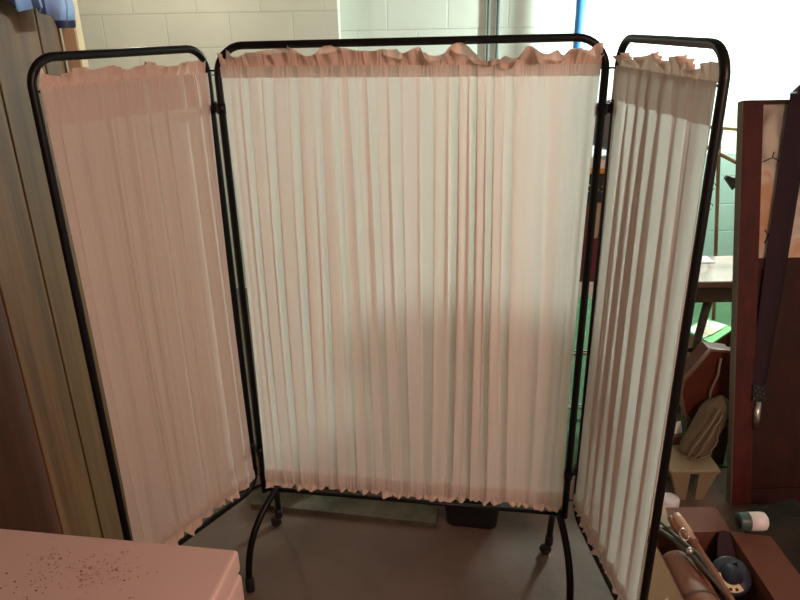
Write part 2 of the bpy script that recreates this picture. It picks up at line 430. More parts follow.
# side panels
for (a, b_, sd, fo, am, ov, bt, bb) in ((lo, li, 40, 8, .0090, .0030, .085, .035), (ri, ro, 60, 7, .0150, .0150, .080, .040)):
    build(MB().tube(rrect(a, b_, .282, HT - (.012 if a is lo else 0), .062, True), RT, 14, closed=True), 'panel_frame', 'black_metal', scr)
    dd = (b_-a).normalized()
    for z in (1.648 - (.010 if a is lo else 0), .348):
        build(MB().tube([a + Zv*z - dd*(.02 if a is ri else 0), b_ + Zv*z + dd*(.02 if b_ is li else 0)], .0026, 8), 'curtain_rod', 'black_metal', scr)
    c, G, n_, d_, w_, ins = curtain(scr, a, b_, .330, 1.656 - (.010 if a is lo else 0), fo, am, ov, sd, 620, 80, .011, bt, bb, 2.0)
    ruffle(c, 'top_ruffle', a, dd, n_, w_, ins, 1.653 - (.010 if a is lo else 0), 1, .042, sd+1, None, 10., amp=.018, curl=1.0)
    ruffle(c, 'bottom_ruffle', a, dd, n_, w_, ins, .333, -1, .040, sd+3, None, 10., amp=.012, curl=.7, scal=17)

# hinges
for (s1, s2) in ((cl, li), (cr, ri)):
    for z in (1.555, .45):
        h = MB(); m1 = (s2-s1).normalized()
        for q in (s1, s2): h.tube([q + Zv*(z-.014), q + Zv*(z+.014)], .0145, 14)
        pr = Vector((-m1.y, m1.x, 0))*.005
        h.hexa([tuple(p + Zv*(z-.011)) for p in (s1-pr, s2-pr, s2+pr, s1+pr)] + [tuple(p + Zv*(z+.011)) for p in (s1-pr, s2-pr, s2+pr, s1+pr)])
        build(h, 'hinge', 'black_metal', scr)

# curved legs with casters
for (q, sd, att, feet) in ((cl, -1, .045, ((-.520, 1.775), (-.472, 2.098))), (cr, 1, -.018, ((.512, 1.618), (.512, 1.925)))):
    for fb in (1, -1):
        P = []
        base = q + dc*att; ft = feet[0 if fb == 1 else 1]; hv = Vector((ft[0]-base.x, ft[1]-base.y, 0))
        ctrl = [(0, .300), (.030, .285), (.062, .262), (.092, .232), (.116, .195), (.132, .155), (.141, .115), (.147, .075), (.148, .052)]
        for o_, z in ctrl: P.append(base + hv*(o_/.148) + Zv*z)
        # smooth the path
        for _ in range(2):
            Q = [P[0]]
            for i in range(len(P)-1): Q += [P[i]*.75 + P[i+1]*.25, P[i]*.25 + P[i+1]*.75]
            P = Q + [P[-1]]
        leg = build(MB().tube(P, .0112, 12), 'leg', 'black_metal', scr)
        f_ = base + hv
        if fb == 1:
            build(MB().tube([f_ + Zv*.0, f_ + Zv*.003, f_ + Zv*.050, f_ + Zv*.056], [.0135, .0155, .0150, .0120], 16), 'foot_cap', 'rubber', leg)
            continue
        build(MB().tube([f_ + Zv*.040, f_ + Zv*.078], .0145, 14), 'foot_collar', 'rubber', leg)
        tr = Vector((-.9, -.25, 0)).normalized()
        wc = f_ + tr*.012 + Zv*.0195; ax = Vector((-tr.y, tr.x, 0))
        cas = MB().tube([wc - ax*.011, wc - ax*.009, wc + ax*.009, wc + ax*.011], [.0165, .0195, .0195, .0165], 20)
        cas.tube([f_ + Zv*.03, f_ + Zv*.046], .009, 10)
        build(cas, 'caster', 'rubber', leg)

# ------------------------------------------------------------------ white chest at lower left
fa = math.atan2(.074, -.491); ux = Vector((math.cos(fa), math.sin(fa), 0)); uy = Vector((-ux.y, ux.x, 0))  # ux to the left, uy toward the camera
if uy.y > 0: uy = -uy
k0 = Vector((-.313, 1.027, 0))
ch = empty('chest_freezer', k0 + ux*.28 + uy*.25, 'pinkish white chest with a speckled flat lid at the lower left corner', 'chest freezer')
def obx(lox, hix, loy, hiy, z0, z1, bev):
    m_ = MB().box((lox, loy, z0), (hix, hiy, z1), bev=bev)
    m_.v = [tuple(k0 + ux*x + uy*y + Zv*z) for x, y, z in m_.v]; return m_
def rounded(mb, name, m, parent, bev):
    o = build(mb, name, m, parent)
    md = o.modifiers.new('bevel', 'BEVEL'); md.width = bev; md.segments = 3; return o
rounded(obx(0, .57, 0, .50, .80, .85, 0), 'lid', 'freezer', ch, .008)
build(obx(.012, .56, .012, .49, .792, .80, 0), 'gasket', 'rubber_grey', ch)  # dark strip stands in for the shadow between lid and body
rounded(obx(0, .57, 0, .50, .03, .792, 0), 'body', 'freezer', ch, .008)
build(obx(.03, .54, .03, .47, 0, .03, 0), 'plinth', 'black', ch)
sm_ = MB(); rq = random.Random(9)
for i in range(260):
    x = rq.gauss(.23, .045); y = rq.gauss(.085, .022); r = rq.uniform(.0005, .0022)
    if i % 4 == 0: x, y = .30 + .05*rq.random() + .02*rq.random(), .04 + .10*rq.random()
    if not (.01 < x < .55 and .01 < y < .48): continue
    q = k0 + ux*x + uy*y + Zv*.8502
    v = [q + Vector((math.cos(k*PI/4)*r*rq.uniform(.6, 1.6), math.sin(k*PI/4)*r*rq.uniform(.6, 1.6), 0)) for k in range(8)]
    sm_.add([tuple(p) for p in v] + [tuple(p + Zv*.0002) for p in v], [tuple(range(8, 16))] + [(k, (k+1) % 8, 8+(k+1) % 8, 8+k) for k in range(8)])
tag(build(sm_, 'smudge', 'smudge', ch), kind='stuff')
# dark specks on the lid
sp = MB(); rr_ = random.Random(3)
for i in range(90):
    x, y = (rr_.uniform(.05, .54), rr_.uniform(.02, .46)) if i < 30 else (min(.55, max(.02, rr_.gauss(.36, .08))), min(.48, max(.01, rr_.gauss(.17, .04))))
    r = rr_.uniform(.0006, .0018); q = k0 + ux*x + uy*y + Zv*.8503
    v = [q + Vector((math.cos(k*PI/3)*r*rr_.uniform(.6, 1.5), math.sin(k*PI/3)*r*rr_.uniform(.6, 1.5), 0)) for k in range(6)]
    sp.add([tuple(p) for p in v] + [tuple(p + Zv*.0004) for p in v], [tuple(range(6, 12))] + [(k, (k+1) % 6, 6+(k+1) % 6, 6+k) for k in range(6)])
tag(build(sp, 'dirt_speck', 'rubber_grey', ch), kind='stuff')

# ------------------------------------------------------------------ blue cloth hanging high at left
def bluebag():
    pts = [(1.62, 2.0), (1.76, 1.86), (1.791, 1.831), (1.822, 1.815), (1.912, 1.828), (2.006, 1.805), (2.012, 1.775), (2.118, 1.775), (2.14, 1.78)]
    G = []
    ys = np.linspace(1.62, 2.125, 66)
    zb = np.interp(ys, [p[0] for p in pts], [p[1] for p in pts])
    for i, y in enumerate(ys):
        row = []
        for v in np.linspace(0, 1, 14):
            z = zb[i]*(1-v) + (H+.0115)*v
            x = -.915 + .010*math.sin(y*31 + 2*v) + .009*math.sin(y*53 - 3*v + 1)*(1-.5*v) + .006*math.sin(z*35)
            row.append((x, y, z - .012))
        G.append(row)
    return MB().grid(G)
o = build(bluebag(), 'tarpaulin', 'plaid', None, None, .006)
tag(o, 'blue and black plaid woven sheet hanging over the top of the board wall', 'tarpaulin')

# ------------------------------------------------------------------ floor items behind the screen
d2 = Vector((.607, -.112, 0)).normalized(); n2v = Vector((-d2.y, d2.x, 0))
p0 = Vector((-.60, 2.195, 0))
tag(build(MB().slab([p0, p0 + d2*.73, p0 + d2*.73 + n2v*.10, p0 + n2v*.10], (0, 0, .022)), 'wooden_plank', 'old_plank'), 'weathered board lying on the floor behind the screen, left of the black bin', 'plank')
# bin
def rbox(cx, cy, z0, z1, wx0, wy0, wx1, wy1, r, rot, mb=None, n=6):
    mb = mb or MB(); rings = []
    for z, wx, wy in ((z0, wx0-.01, wy0-.01), (z0+.008, wx0, wy0), (z1, wx1, wy1)):
        ring = []
        for (sx, sy, a0) in ((1, 1, 0), (-1, 1, PI/2), (-1, -1, PI), (1, -1, 1.5*PI)):
            for k in range(n+1):
                a = a0 + PI/2*k/n; x = sx*(wx/2-r) + r*math.cos(a); y = sy*(wy/2-r) + r*math.sin(a)
                ring.append((cx + x*math.cos(rot) - y*math.sin(rot), cy + x*math.sin(rot) + y*math.cos(rot), z))
        rings.append(ring)
    m = len(rings[0]); v = [p for g_ in rings for p in g_]; f = []
    for i in range(len(rings)-1):
        for k in range(m): f.append((i*m+k, i*m+(k+1) % m, (i+1)*m+(k+1) % m, (i+1)*m+k))
    f.append(tuple(range(m-1, -1, -1)))
    mb.add(v, f, False); return mb
bn = empty('storage_bin', (.265, 2.14, 0), 'black plastic bin with rounded corners on the floor behind the screen', 'bin')
build(rbox(.265, 2.14, 0, .24, .19, .17, .23, .21, .03, math.atan2(-.112, .607)), 'bin_body', 'black', bn, None, .004)
build(rbox(.265, 2.14, .232, .246, .25, .23, .25, .23, .03, math.atan2(-.112, .607)), 'bin_lid', 'black', bn, None, .004)
pt = empty('round_pot', (-.33, 2.37, 0), 'dark round pot on the floor behind the left end of the centre panel', 'pot')
build(MB().lathe((-.33, 2.37, 0), (0, 0, 1), [(0, .01), (0, .06), (.02, .075), (.10, .085), (.16, .08), (.165, .086), (.18, .086), (.18, .07), (.10, .07)], 24), 'pot_body', 'black', pt)
# dark crate added out of sight behind the screen to keep the floor dark
cr_ = empty('added_crate', (-.05, 2.62, 0), 'dark slatted crate added unseen behind the centre of the screen to shade the floor', 'crate')
m_ = MB()
for k in range(3):
    m_.box((-.45, 2.50, .02+k*.085), (.30, 2.515, .09+k*.085)); m_.box((-.45, 2.735, .02+k*.085), (.30, 2.75, .09+k*.085))
m_.box((-.45, 2.515, .0), (.30, 2.735, .02))
build(m_, 'side_slats', 'brown_dark', cr_)
for xx in (-.465, .30): build(MB().box((xx, 2.50, 0), (xx+.015, 2.75, .28)), 'end_panel', 'brown_dark', cr_)

# black cable on the floor at left
P = []
for k in range(40):
    t_ = k/39; P.append((-.86 + .30*t_ + .0*t_, 2.21 + .02*math.sin(3*t_) + .14*t_*t_, .006))
for k in range(1, 20):
    t_ = k/19; P.append((-.56 + .05*math.sin(t_*PI), 2.35+.25*t_, .006))
tag(build(MB().tube(P, .005, 8), 'cable', 'rubber'), 'thin black cable curving on the floor behind the left panel', 'cable')

# ------------------------------------------------------------------ work table behind the screen, right
wt = empty('work_table', (1.1, 2.92, 0), 'long wooden work table with pinkish brown top beyond the right panel', 'table')
TZ = .70
build(MB().box((.50, 2.76, TZ-.03), (1.86, 3.10, TZ), bev=.004), 'table_top', 'brown_top', wt)
build(MB().box((.50, 2.748, TZ-.055), (1.04, 2.7595, TZ+.012)), 'edge_strip', 'white_edge', wt, 'white front edge strip')
build(MB().box((1.05, 2.78, TZ-.105), (1.82, 2.80, TZ-.031)).box((.54, 3.06, TZ-.105), (1.82, 3.08, TZ-.031)), 'apron', 'brown_dark', wt)
for (x, dx) in ((.56, -.0), (1.50, -.06), (.56, 0), (1.78, .03)):
    pass
for i, (x, y, dx) in enumerate(((.56, 2.80, 0), (1.38, 2.82, -.07), (.56, 3.05, 0), (1.78, 3.05, .03))):
    build(MB().tube([(x+dx, y, .009), (x, y, TZ-.031)], [.014, .020], 10), 'leg', 'brown_dark', wt)
for z in (.345, .06):
    build(MB().tube([(.56, 2.80, z), (1.38-.07*(1-z/TZ), 2.82, z)], .012, 12), 'stretcher', 'chrome', wt, 'shiny metal rail')

# pile on the table
def tb(name, lo_, hi_, m, label, cat, bev=.004, rot=0):
    return tag(build(MB().box(lo_, hi_, rot, bev=bev), name, m), label, cat)
z = TZ
tb('storage_box', (.64, 2.78, z), (.92, 3.04, z+.20), 'maroon', 'dark maroon box on the work table, bottom of the pile behind the screen', 'box'); z += .20
bb = empty('cardboard_box', (.74, 2.90, z), 'brown cardboard box with a pale tape strip, second in the pile on the table', 'box')
build(MB().box((.67, 2.77, z), (1.02, 3.03, z+.16), bev=.003), 'box_body', 'card_red', bb)
build(MB().slab([(.820, 2.7685, z+.002), (.832, 2.7685, z+.002), (.860, 2.7685, z+.155), (.820, 2.7685, z+.155)], (0, -.001, 0)), 'tape', 'card_pale', bb, 'pale tape strip'); z += .16
st = empty('stereo', (.80, 2.88, z), 'black box-shaped stereo with small silver markings, third in the pile on the table', 'stereo')
build(MB().box((.70, 2.75, z), (1.22, 3.02, z+.115), bev=.006), 'stereo_body', 'black', st)
k_ = MB()
rs = random.Random(2)
for i in range(46):
    x = .715 + (i % 23)*.0185; zz = z + (.045 if i < 23 else .07) + rs.uniform(-.006, .006); w = rs.uniform(.003, .009)
    k_.box((x, 2.7475, zz), (x+w, 2.7505, zz+rs.uniform(.003, .008)))
build(k_, 'silver_markings', 'steel', st); z += .115
tb('book', (.76, 2.77, z), (1.12, 2.98, z+.022), 'orange', 'thin orange covered book lying on the black stereo', 'book', .002); z += .022
tb('papers', (.78, 2.765, z), (1.10, 2.97, z+.035), 'paper', 'stack of white papers lying on the orange book', 'papers', .001); z += .035
# grey cloth bag on the very top
G = []
for i in range(25):
    row = []
    for j in range(17):
        u = i/24*2*PI; v = -PI/2 + PI*j/16
        x = 1.02 + .26*math.cos(v)*math.cos(u)*(1+.03*math.sin(5*u)); y = 2.87 + .10*math.cos(v)*math.sin(u)
        zz = z + .120 + .105*math.copysign(abs(math.sin(v))**.7, math.sin(v))*(1+.16*math.sin(2*u+1)*math.cos(v)+.08*math.sin(5*u)); row.append((x, y, zz))
    G.append(row)
tag(build(MB().grid(G), 'cloth_bag', 'grey_cloth'), 'soft grey cloth bag on top of the pile on the table', 'bag')

# ------------------------------------------------------------------ easel of poles beyond the table
ea = empty('wooden_easel', (1.50, 3.32, 0), 'easel of thin wooden poles standing behind the work table', 'easel')
build(MB().tube([(1.66, 3.25, .011), (1.52, 3.28, 1.22), (1.518, 3.28, 1.235)], [.009, .009, .006], 10), 'leg', 'pole', ea, 'brown varnished pole')
build(MB().tube([(1.50, 3.25, .011), (1.505, 3.28, 1.10)], [.014, .012], 10), 'leg', 'bamboo', ea, 'yellow bamboo pole')
build(MB().tube([(1.60, 3.62, .011), (1.53, 3.30, 1.15)], [.010, .010], 10), 'leg', 'pole', ea)
build(MB().tube([(1.40, 3.265, 1.285), (1.62, 3.265, 1.262)], [.008, .008], 10), 'crossbar', 'bamboo', ea)
build(MB().tube([(1.46, 3.262, 1.185), (1.66, 3.262, 1.085)], [.009, .009], 10), 'crossbar', 'pole', ea)
build(MB().tube([(1.521, 3.274, 1.18), (1.521, 3.27, 1.28)], [.007, .007], 10), 'peg', 'pole', ea)
for z in (1.00, .90):
    build(MB().tube([(1.50+.03*math.cos(a), 3.258+.008*math.sin(a), z+.018*math.sin(a)) for a in np.linspace(0, 5.6, 18)], .0022, 6), 'hook', 'black_metal', ea)
cp = empty('spring_clamp', (1.60, 3.24, .95), 'black spring clamp hanging from the easel crossbar', 'clamp')
build(MB().hexa([(1.555, 3.23, 1.04), (1.60, 3.23, .985), (1.60, 3.25, .985), (1.555, 3.25, 1.04), (1.565, 3.23, 1.055), (1.635, 3.23, 1.03), (1.635, 3.25, 1.03), (1.565, 3.25, 1.055)]), 'jaw', 'black', cp)
build(MB().tube([(1.60, 3.24, 1.02), (1.64, 3.258, 1.085)], .007, 8), 'handle', 'steel', cp)

# white card on the table's left-back
tb('paper_sheet', (1.30, 3.00, TZ), (1.46, 3.09, TZ+.004), 'paper', 'white sheet of paper lying at the back edge of the work table', 'paper', 0)

# ------------------------------------------------------------------ boxes under and before the table
cb = empty('cardboard_box', (1.57, 3.05, 0), 'cardboard box under the work table carrying the green and white papers', 'box')
m_ = MB()
m_.box((1.46, 2.92, .009), (1.68, 2.926, .30)).box((1.46, 3.174, .009), (1.68, 3.18, .30)).box((1.46, 2.926, .009), (1.466, 3.174, .30)).box((1.674, 2.926, .009), (1.68, 3.174, .30)).box((1.466, 2.926, .009), (1.674, 3.174, .014))
build(m_, 'box_body', 'card', cb)
build(MB().box((1.455, 2.9135, .292), (1.685, 2.9195, .302)), 'box_edge', 'card_pale', cb, 'pale folded edge')
# papers leaning on the box
def sheet(name, quad, m, label, cat, t=.006):
    return tag(build(MB().slab(quad, (0, 0, t)), name, m), label, cat)
Zp = .308
mg = empty('magazine', (1.52, 3.06, Zp), 'bright green and white magazine lying open on the cardboard box', 'magazine')
build(MB().slab([(1.405, 3.09, Zp), (1.475, 2.93, Zp), (1.66, 3.10, Zp), (1.57, 3.225, Zp)], (0, 0, .012)), 'cover', 'green_paper', mg)
build(MB().slab([(1.415, 3.085, Zp+.0125), (1.46, 2.985, Zp+.0125), (1.635, 3.125, Zp+.0125), (1.56, 3.195, Zp+.0125)], (0, 0, .003)), 'page', 'paper', mg)
build(MB().slab([(1.47, 3.06, Zp+.016), (1.50, 3.01, Zp+.016), (1.60, 3.09, Zp+.016), (1.56, 3.10, Zp+.016)], (0, 0, .002)), 'picture', 'cream_paper', mg)
tag(build(MB().lathe((1.60, 3.36, .097), (0, 0, 1), [(0, .03), (.015, .045), (.05, .05), (.08, .035), (.085, .02), (.10, .022)], 20), 'brass_pot', 'brass'), 'small round brass pot on the low wooden tray', 'pot')
cc = empty('wooden_tray', (1.60, 3.37, 0), 'low brown wooden tray with a pale rim under the brass pot', 'tray')
build(MB().box((1.515, 3.29, .009), (1.72, 3.45, .088)), 'tray_body', 'card', cc)
build(MB().box((1.51, 3.285, .088), (1.725, 3.455, .096)), 'rim', 'pine', cc)
pc = empty('plastic_tub', (1.46, 2.70, 0), 'pale blue-white plastic tub beside the maroon case', 'tub')
build(rbox(1.46, 2.70, .009, .39, .12, .06, .13, .07, .02, 0), 'tub_body', 'white_plastic', pc, None, .003)
build(rbox(1.46, 2.70, .385, .396, .14, .08, .14, .08, .02, 0), 'rim', 'white_plastic', pc, None, .003)

# beige stool, canvas bundle, maroon case stacked before the table
sl = empty('step_stool', (1.13, 2.27, 0), 'beige plastic step stool on the floor beside the leaning panel', 'stool')
build(MB().box((1.03, 2.19, .125), (1.225, 2.37, .142), bev=.004), 'seat', 'beige', sl)
for (x, y, dx) in ((1.075, 2.21, .018), (1.18, 2.21, -.018), (1.075, 2.35, .018), (1.18, 2.35, -.018)):
    build(MB().hexa([(x-.016+dx, y-.012, 0), (x+.016+dx, y-.012, 0), (x+.016+dx, y+.012, 0), (x-.016+dx, y+.012, 0), (x-.036, y-.015, .124), (x+.036, y-.015, .124), (x+.036, y+.015, .124), (x-.036, y+.015, .124)]), 'leg', 'beige', sl)
cn = empty('canvas_bundle', (1.13, 2.28, .142), 'tan canvas bundle folded and leaning on the beige stool', 'bundle')
G = []
for i in range(41):
    row = []
    for j in range(20):
        u = i/40*2*PI; v = j/19
        rx = (.070 - .02*v)*(1+.10*math.sin(4*u+3*v)); ry = (.06-.015*v)*(1+.12*math.sin(5*u+1+2*v))
        capk = math.sin(min(1, min(v, 1-v)*7)*PI/2)
        row.append((1.150 + .10*v + rx*capk*math.cos(u), 2.29 + .05*v + ry*capk*math.sin(u), .143 + .24*v + .012*math.sin(2*u)*capk*v))
    G.append(row)
build(MB().grid(G), 'canvas', 'canvas', cn)
for k, q in enumerate(([(1.10, 2.228, .17), (1.125, 2.222, .24), (1.17, 2.232, .31), (1.215, 2.262, .375)], [(1.125, 2.224, .165), (1.15, 2.218, .215), (1.185, 2.232, .285), (1.228, 2.262, .345)], [(1.15, 2.226, .17), (1.19, 2.232, .185), (1.215, 2.245, .24), (1.222, 2.258, .30)])):
    sm = []
    for a_, b_2 in zip(q[:-1], q[1:]):
        for tt in (0, .34, .67): sm.append(tuple(a_[i]*(1-tt)+b_2[i]*tt + (.004*math.sin(7*k+9*tt) if i == 0 else 0) for i in range(3)))
    sm.append(q[-1]); build(MB().tube(sm, .003, 6), 'cord', 'cord', cn)
# maroon case: faceted body leaning on the bundle
cs = empty('instrument_case', (1.22, 2.42, 0), 'dark maroon faceted case with a brown rim standing behind the canvas bundle', 'case')
out = [(1.215, .545), (1.17, .475), (1.130, .415), (1.126, .36), (1.150, .27), (1.20, .20), (1.29, .18), (1.36, .24), (1.385, .36), (1.36, .48), (1.31, .53)]
def prism(pts, y0, y1, lean=0.):
    n = len(pts); v = [(x, y0 + lean*z, z) for x, z in pts] + [(x, y1 + lean*z, z) for x, z in pts]
    f = [tuple(range(n)), tuple(range(2*n-1, n-1, -1))] + [(i, i+n, (i+1) % n + n, (i+1) % n) for i in range(n)]
    return MB().add(v, f)
build(prism(out, 2.40, 2.49, .02), 'case_body', 'case', cs)
ins_ = [(1.25 + (x-1.25)*1.03, .37 + (z-.37)*1.03) for x, z in out]
build(MB().tube([(x, 2.402+.02*z, z) for x, z in ins_], .009, 8, closed=True), 'rim', 'case_rim', cs, 'brown rim')
build(MB().tube([(1.25, 2.392, .52), (1.248, 2.388, .45), (1.23, 2.388, .38), (1.235, 2.388, .30)], .005, 8), 'cord', 'cord', cs, 'pale cord')
for x in (1.17, 1.30):
    build(MB().box((x, 2.41, .008), (x+.05, 2.49, .30)), 'stand', 'brown_dark', cs)
tag(build(MB().slab([(1.108, 2.398, .172), (1.150, 2.398, .178), (1.142, 2.412, .225), (1.100, 2.412, .215)], (0, .002, 0)), 'card', 'paper'), 'small white card propped on the upright tan box beside the canvas bundle', 'card')
cw = MB().lathe((1.01, 2.12, 0), (0, 0, 1), [(0, .001), (0, .03), (.005, .034), (.07, .036), (.075, .03), (.076, .001)], 20)
tag(build(cw, 'paint_can', 'white_plastic'), 'small white can on the concrete beside the right panel', 'can')
tb('wooden_box', (1.10, 2.38, .009), (1.15, 2.42, .172), 'tube', 'small upright tan wooden box behind the beige stool', 'box', .003)

# ------------------------------------------------------------------ leaning framed panel
LA = math.atan2(.301, 1.0)
def LP(u, w, n=0):      # local: u to the right, w up the lean, n out of the front
    return (1.262 + u, 2.16 + math.sin(LA)*w - math.cos(LA)*n, .014 + math.cos(LA)*w + math.sin(LA)*n)
def lbox(u0, u1, w0, w1, n0, n1):
    return MB().hexa([LP(u0, w0, n0), LP(u1, w0, n0), LP(u1, w0, n1), LP(u0, w0, n1), LP(u0, w1, n0), LP(u1, w1, n0), LP(u1, w1, n1), LP(u0, w1, n1)])
lp = empty('framed_panel', (1.6, 2.25, 0), 'dark red wooden framed panel with mottled cream upper pane, leaning back at right', 'framed panel')
WL = 1.52; WW = .74
build(lbox(0, .072, 0, WL, -.022, .022), 'stile', 'mahog_red', lp)
build(lbox(WW-.072, WW, 0, WL, -.022, .022), 'stile', 'mahog_red', lp)
build(lbox(-.003, -.0002, .0, WL, -.02, .019), 'edge_strip', 'mahog_side', lp, 'grey-brown side edge with the back light painted in')  # side face coloured grey-brown to carry the light from behind
build(lbox(.0722, WW-.0722, WL-.014, WL, -.02, .02), 'top_rail', 'mahog', lp)
build(lbox(.0722, WW-.0722, .905, .945, -.02, .018), 'middle_rail', 'mahog', lp)
build(lbox(.0722, WW-.0722, 0, .06, -.02, .020), 'bottom_rail', 'mahog', lp)
build(lbox(.0722, WW-.0722, .0602, .9048, -.008, .006), 'lower_panel', 'mahog', lp)
pn = build(lbox(.0722, WW-.0722, .9452, WL-.0142, -.006, .004), 'painted_pane', 'mottled', lp, 'mottled cream and orange pane')
for grp in (([(.085, 1.30), (.12, 1.315), (.15, 1.30), (.18, 1.285)], [(.12, 1.315), (.125, 1.335)]), ([(.10, 1.0), (.115, 1.03), (.14, 1.055)], [(.115, 1.03), (.10, 1.05)]), ([(.40, 1.1), (.46, 1.2), (.55, 1.25)], [(.46, 1.2), (.44, 1.3)])):
    br_ = MB()
    for P in grp: br_.tube([LP(u, w, .0045) for u, w in P], .0025, 6)
    build(br_, 'painted_branch', 'brown_dark', pn)

# strap hanging over it
sr = empty('luggage_strap', (1.42, 2.4, .3), 'dark maroon webbing strap with a metal buckle hanging over the leaning panel', 'strap')
def strip(pts, w, th):
    m_ = MB(); F = []; B_ = []
    for (u, ww, n) in pts: F.append((LP(u-w/2, ww, n), LP(u+w/2, ww, n))); B_.append((LP(u-w/2, ww, n+th), LP(u+w/2, ww, n+th)))
    G = [[f[0], f[1], b2[1], b2[0], f[0]] for f, b2 in zip(F, B_)]
    return m_.grid(G, False)
sp_ = [(.262, 1.36, -.034), (.250, 1.49, -.034), (.242, 1.528, -.030)]
pts = [(.222, 1.538, .0), (.214, 1.546, .020), (.205, 1.53, .036), (.195, 1.46, .032), (.172, 1.25, .028), (.140, .97, .026), (.118, .76, .024), (.100, .60, .020), (.086, .46, .018)]
for a_, w_s, t_s, nm in ((pts, .088, .010, 'webbing'),):
    m_ = MB(); G = []
    wid = np.interp(np.linspace(0, 1, len(pts)), [0, .3, .6, 1], [.090, .092, .085, .060])
    for (u, ww, n), wd in zip(pts, wid):
        G.append([LP(u-wd/2, ww, n), LP(u-wd/4, ww, n+t_s*.9), LP(u+wd/4, ww, n+t_s), LP(u+wd/2, ww, n), LP(u, ww, n-.002), LP(u-wd/2, ww, n)])
    m_.grid(G, True)
    build(m_, nm, 'strap', sr)
build(MB().tube([LP(.205, 1.52, .0402), LP(.215, 1.556, .024), LP(.222, 1.552, -.022), LP(.225, 1.50, -.036), LP(.227, 1.42, -.036)], [.022, .024, .022, .012, .010], 10), 'strap_loop', 'strap', sr)
build(lbox(.062, .112, .405, .468, .018, .030), 'buckle_plate', 'black', sr)
build(MB().tube([LP(.085, .405, .030), LP(.080, .35, .030), LP(.078, .295, .028)], [.010, .013, .010], 12), 'metal_tip', 'steel', sr, 'silver cylindrical tip')
kk = MB()
for i in range(9): kk.add([LP(.066+.005*i+.0005*(i % 3), .415+.006*((i*5) % 8), .0302), LP(.070+.005*i, .415+.006*((i*5) % 8), .0302), LP(.070+.005*i, .420+.006*((i*5) % 8), .0312), LP(.066+.005*i, .420+.006*((i*5) % 8), .0312)], [(0, 1, 2, 3)])
build(kk, 'rivets', 'steel', sr)

# ------------------------------------------------------------------ open cardboard box at lower right
ob = empty('cardboard_box', (.83, 1.36, 0), 'open red-brown cardboard box full of odds and ends at the lower right corner', 'box')
bx0, bx1, by0, by1, bz = .700, .935, 1.06, 1.565, .40
m_ = MB(); th = .004
m_.box((bx0, by0, 0), (bx1, by1, th))
m_.box((bx0, by0, th), (bx0+th, by1, bz)).box((bx1-th, by0, th), (bx1, by1, bz)).box((bx0+th, by0, th), (bx1-th, by0+th, bz)).box((bx0+th, by1-th, th), (bx1-th, by1, bz))
build(m_, 'box_body', 'card_red', ob)
build(MB().slab([(bx0+.002, by1, bz), (bx1, by1, bz), (bx1-.01, by1+.085, bz+.015), (bx0+.002, by1+.085, bz+.015)], (0, .001, -.004)), 'flap', 'card_red', ob)
build(MB().slab([(bx1, by0, bz), (bx1+.115, by0-.0, bz-.004), (bx1+.105, by1-.02, bz-.006), (bx1, by1-.005, bz)], (0, 0, -.004)), 'flap', 'card_red', ob)
fl = build(MB().slab([(bx0, by0, bz), (bx0, by1-.02, bz), (bx0-.075, by1-.08, bz-.085), (bx0-.070, by0+.02, bz-.085)], (0, 0, -.004)), 'flap', 'card_pale', ob, 'cardboard flap painted pale for the back light')  # paler than the box: light from behind is put into its colour
build(MB().slab([(.652, 1.345, .3505), (.676, 1.345, .3780), (.676, 1.26, .3780), (.652, 1.26, .3505)], (-.0005, 0, .0006)), 'sticker', 'paper', fl, 'white sticker')
sheet('cardboard_sheet', [(.705, 1.655, .4205), (.775, 1.655, .4205), (.765, 1.575, .4065), (.705, 1.572, .4065)], 'card_pale', 'thin pale sheet standing for the light on the raised back flap of the open box', 'cardboard', .003)  # pale sheet imitates the light falling on the back flap
# packed filler inside the box
tb('folded_cloth', (bx0+.006, by0+.006, .006), (bx1-.006, by1-.006, .22), 'rubber_grey', 'dark folded cloth filling the inside of the open box', 'cloth', .02)

# turned wooden handle
sp1 = empty('turned_spindle', (.80, 1.5, .40), 'long turned wooden handle with a pale knobbed end sticking out of the open box', 'wooden handle')
A = Vector((.772, 1.575, .455)); B_ = Vector((.872, 1.14, .335)); D = (B_-A); LL = D.length
build(MB().lathe(A, D, [(0, .006), (.003, .011), (.02, .0135), (.06, .0145), (.085, .0125)], 18), 'handle_end', 'turned_pale', sp1, 'pale worn end')
build(MB().lathe(A + D.normalized()*.0851, D, [(0, .0125), (.008, .0145), (.014, .011), (.06, .0105), (.10, .0125), (.15, .0105), (.155, .0135), (.162, .0105), (.30, .009), (LL-.09, .008)], 18), 'shaft', 'turned', sp1)
sp2 = empty('paint_brush', (.80, 1.5, .40), 'thin wooden brush handle lying beneath the turned handle in the open box', 'brush')
A2 = Vector((.757, 1.575, .447)); B2 = Vector((.835, 1.16, .325)); D2_ = B2-A2
build(MB().lathe(A2, D2_, [(0, .004), (.004, .009), (.05, .010), (.09, .006), (.2, .006), (.40, .005)], 14), 'handle', 'turned', sp2)
# drum-like cylinder
dr = empty('wooden_cylinder', (.755, 1.38, .30), 'tan wooden cylinder with a dark ring lying in the open box by its left side', 'cylinder')
A = Vector((.752, 1.50, .350)); D = Vector((.012, -.33, .012))
build(MB().lathe(A, D, [(0, .02), (.0, .040), (.010, .047), (.03, .0485), (.15, .0485), (.33, .0485), (.331, .01)], 30), 'cylinder_body', 'tube', dr)
for q in (.155, .30):
    build(MB().lathe(A + D.normalized()*q, D, [(0, .049), (.002, .0512), (.008, .0512), (.010, .049)], 30), 'ring', 'brown_dark', dr)
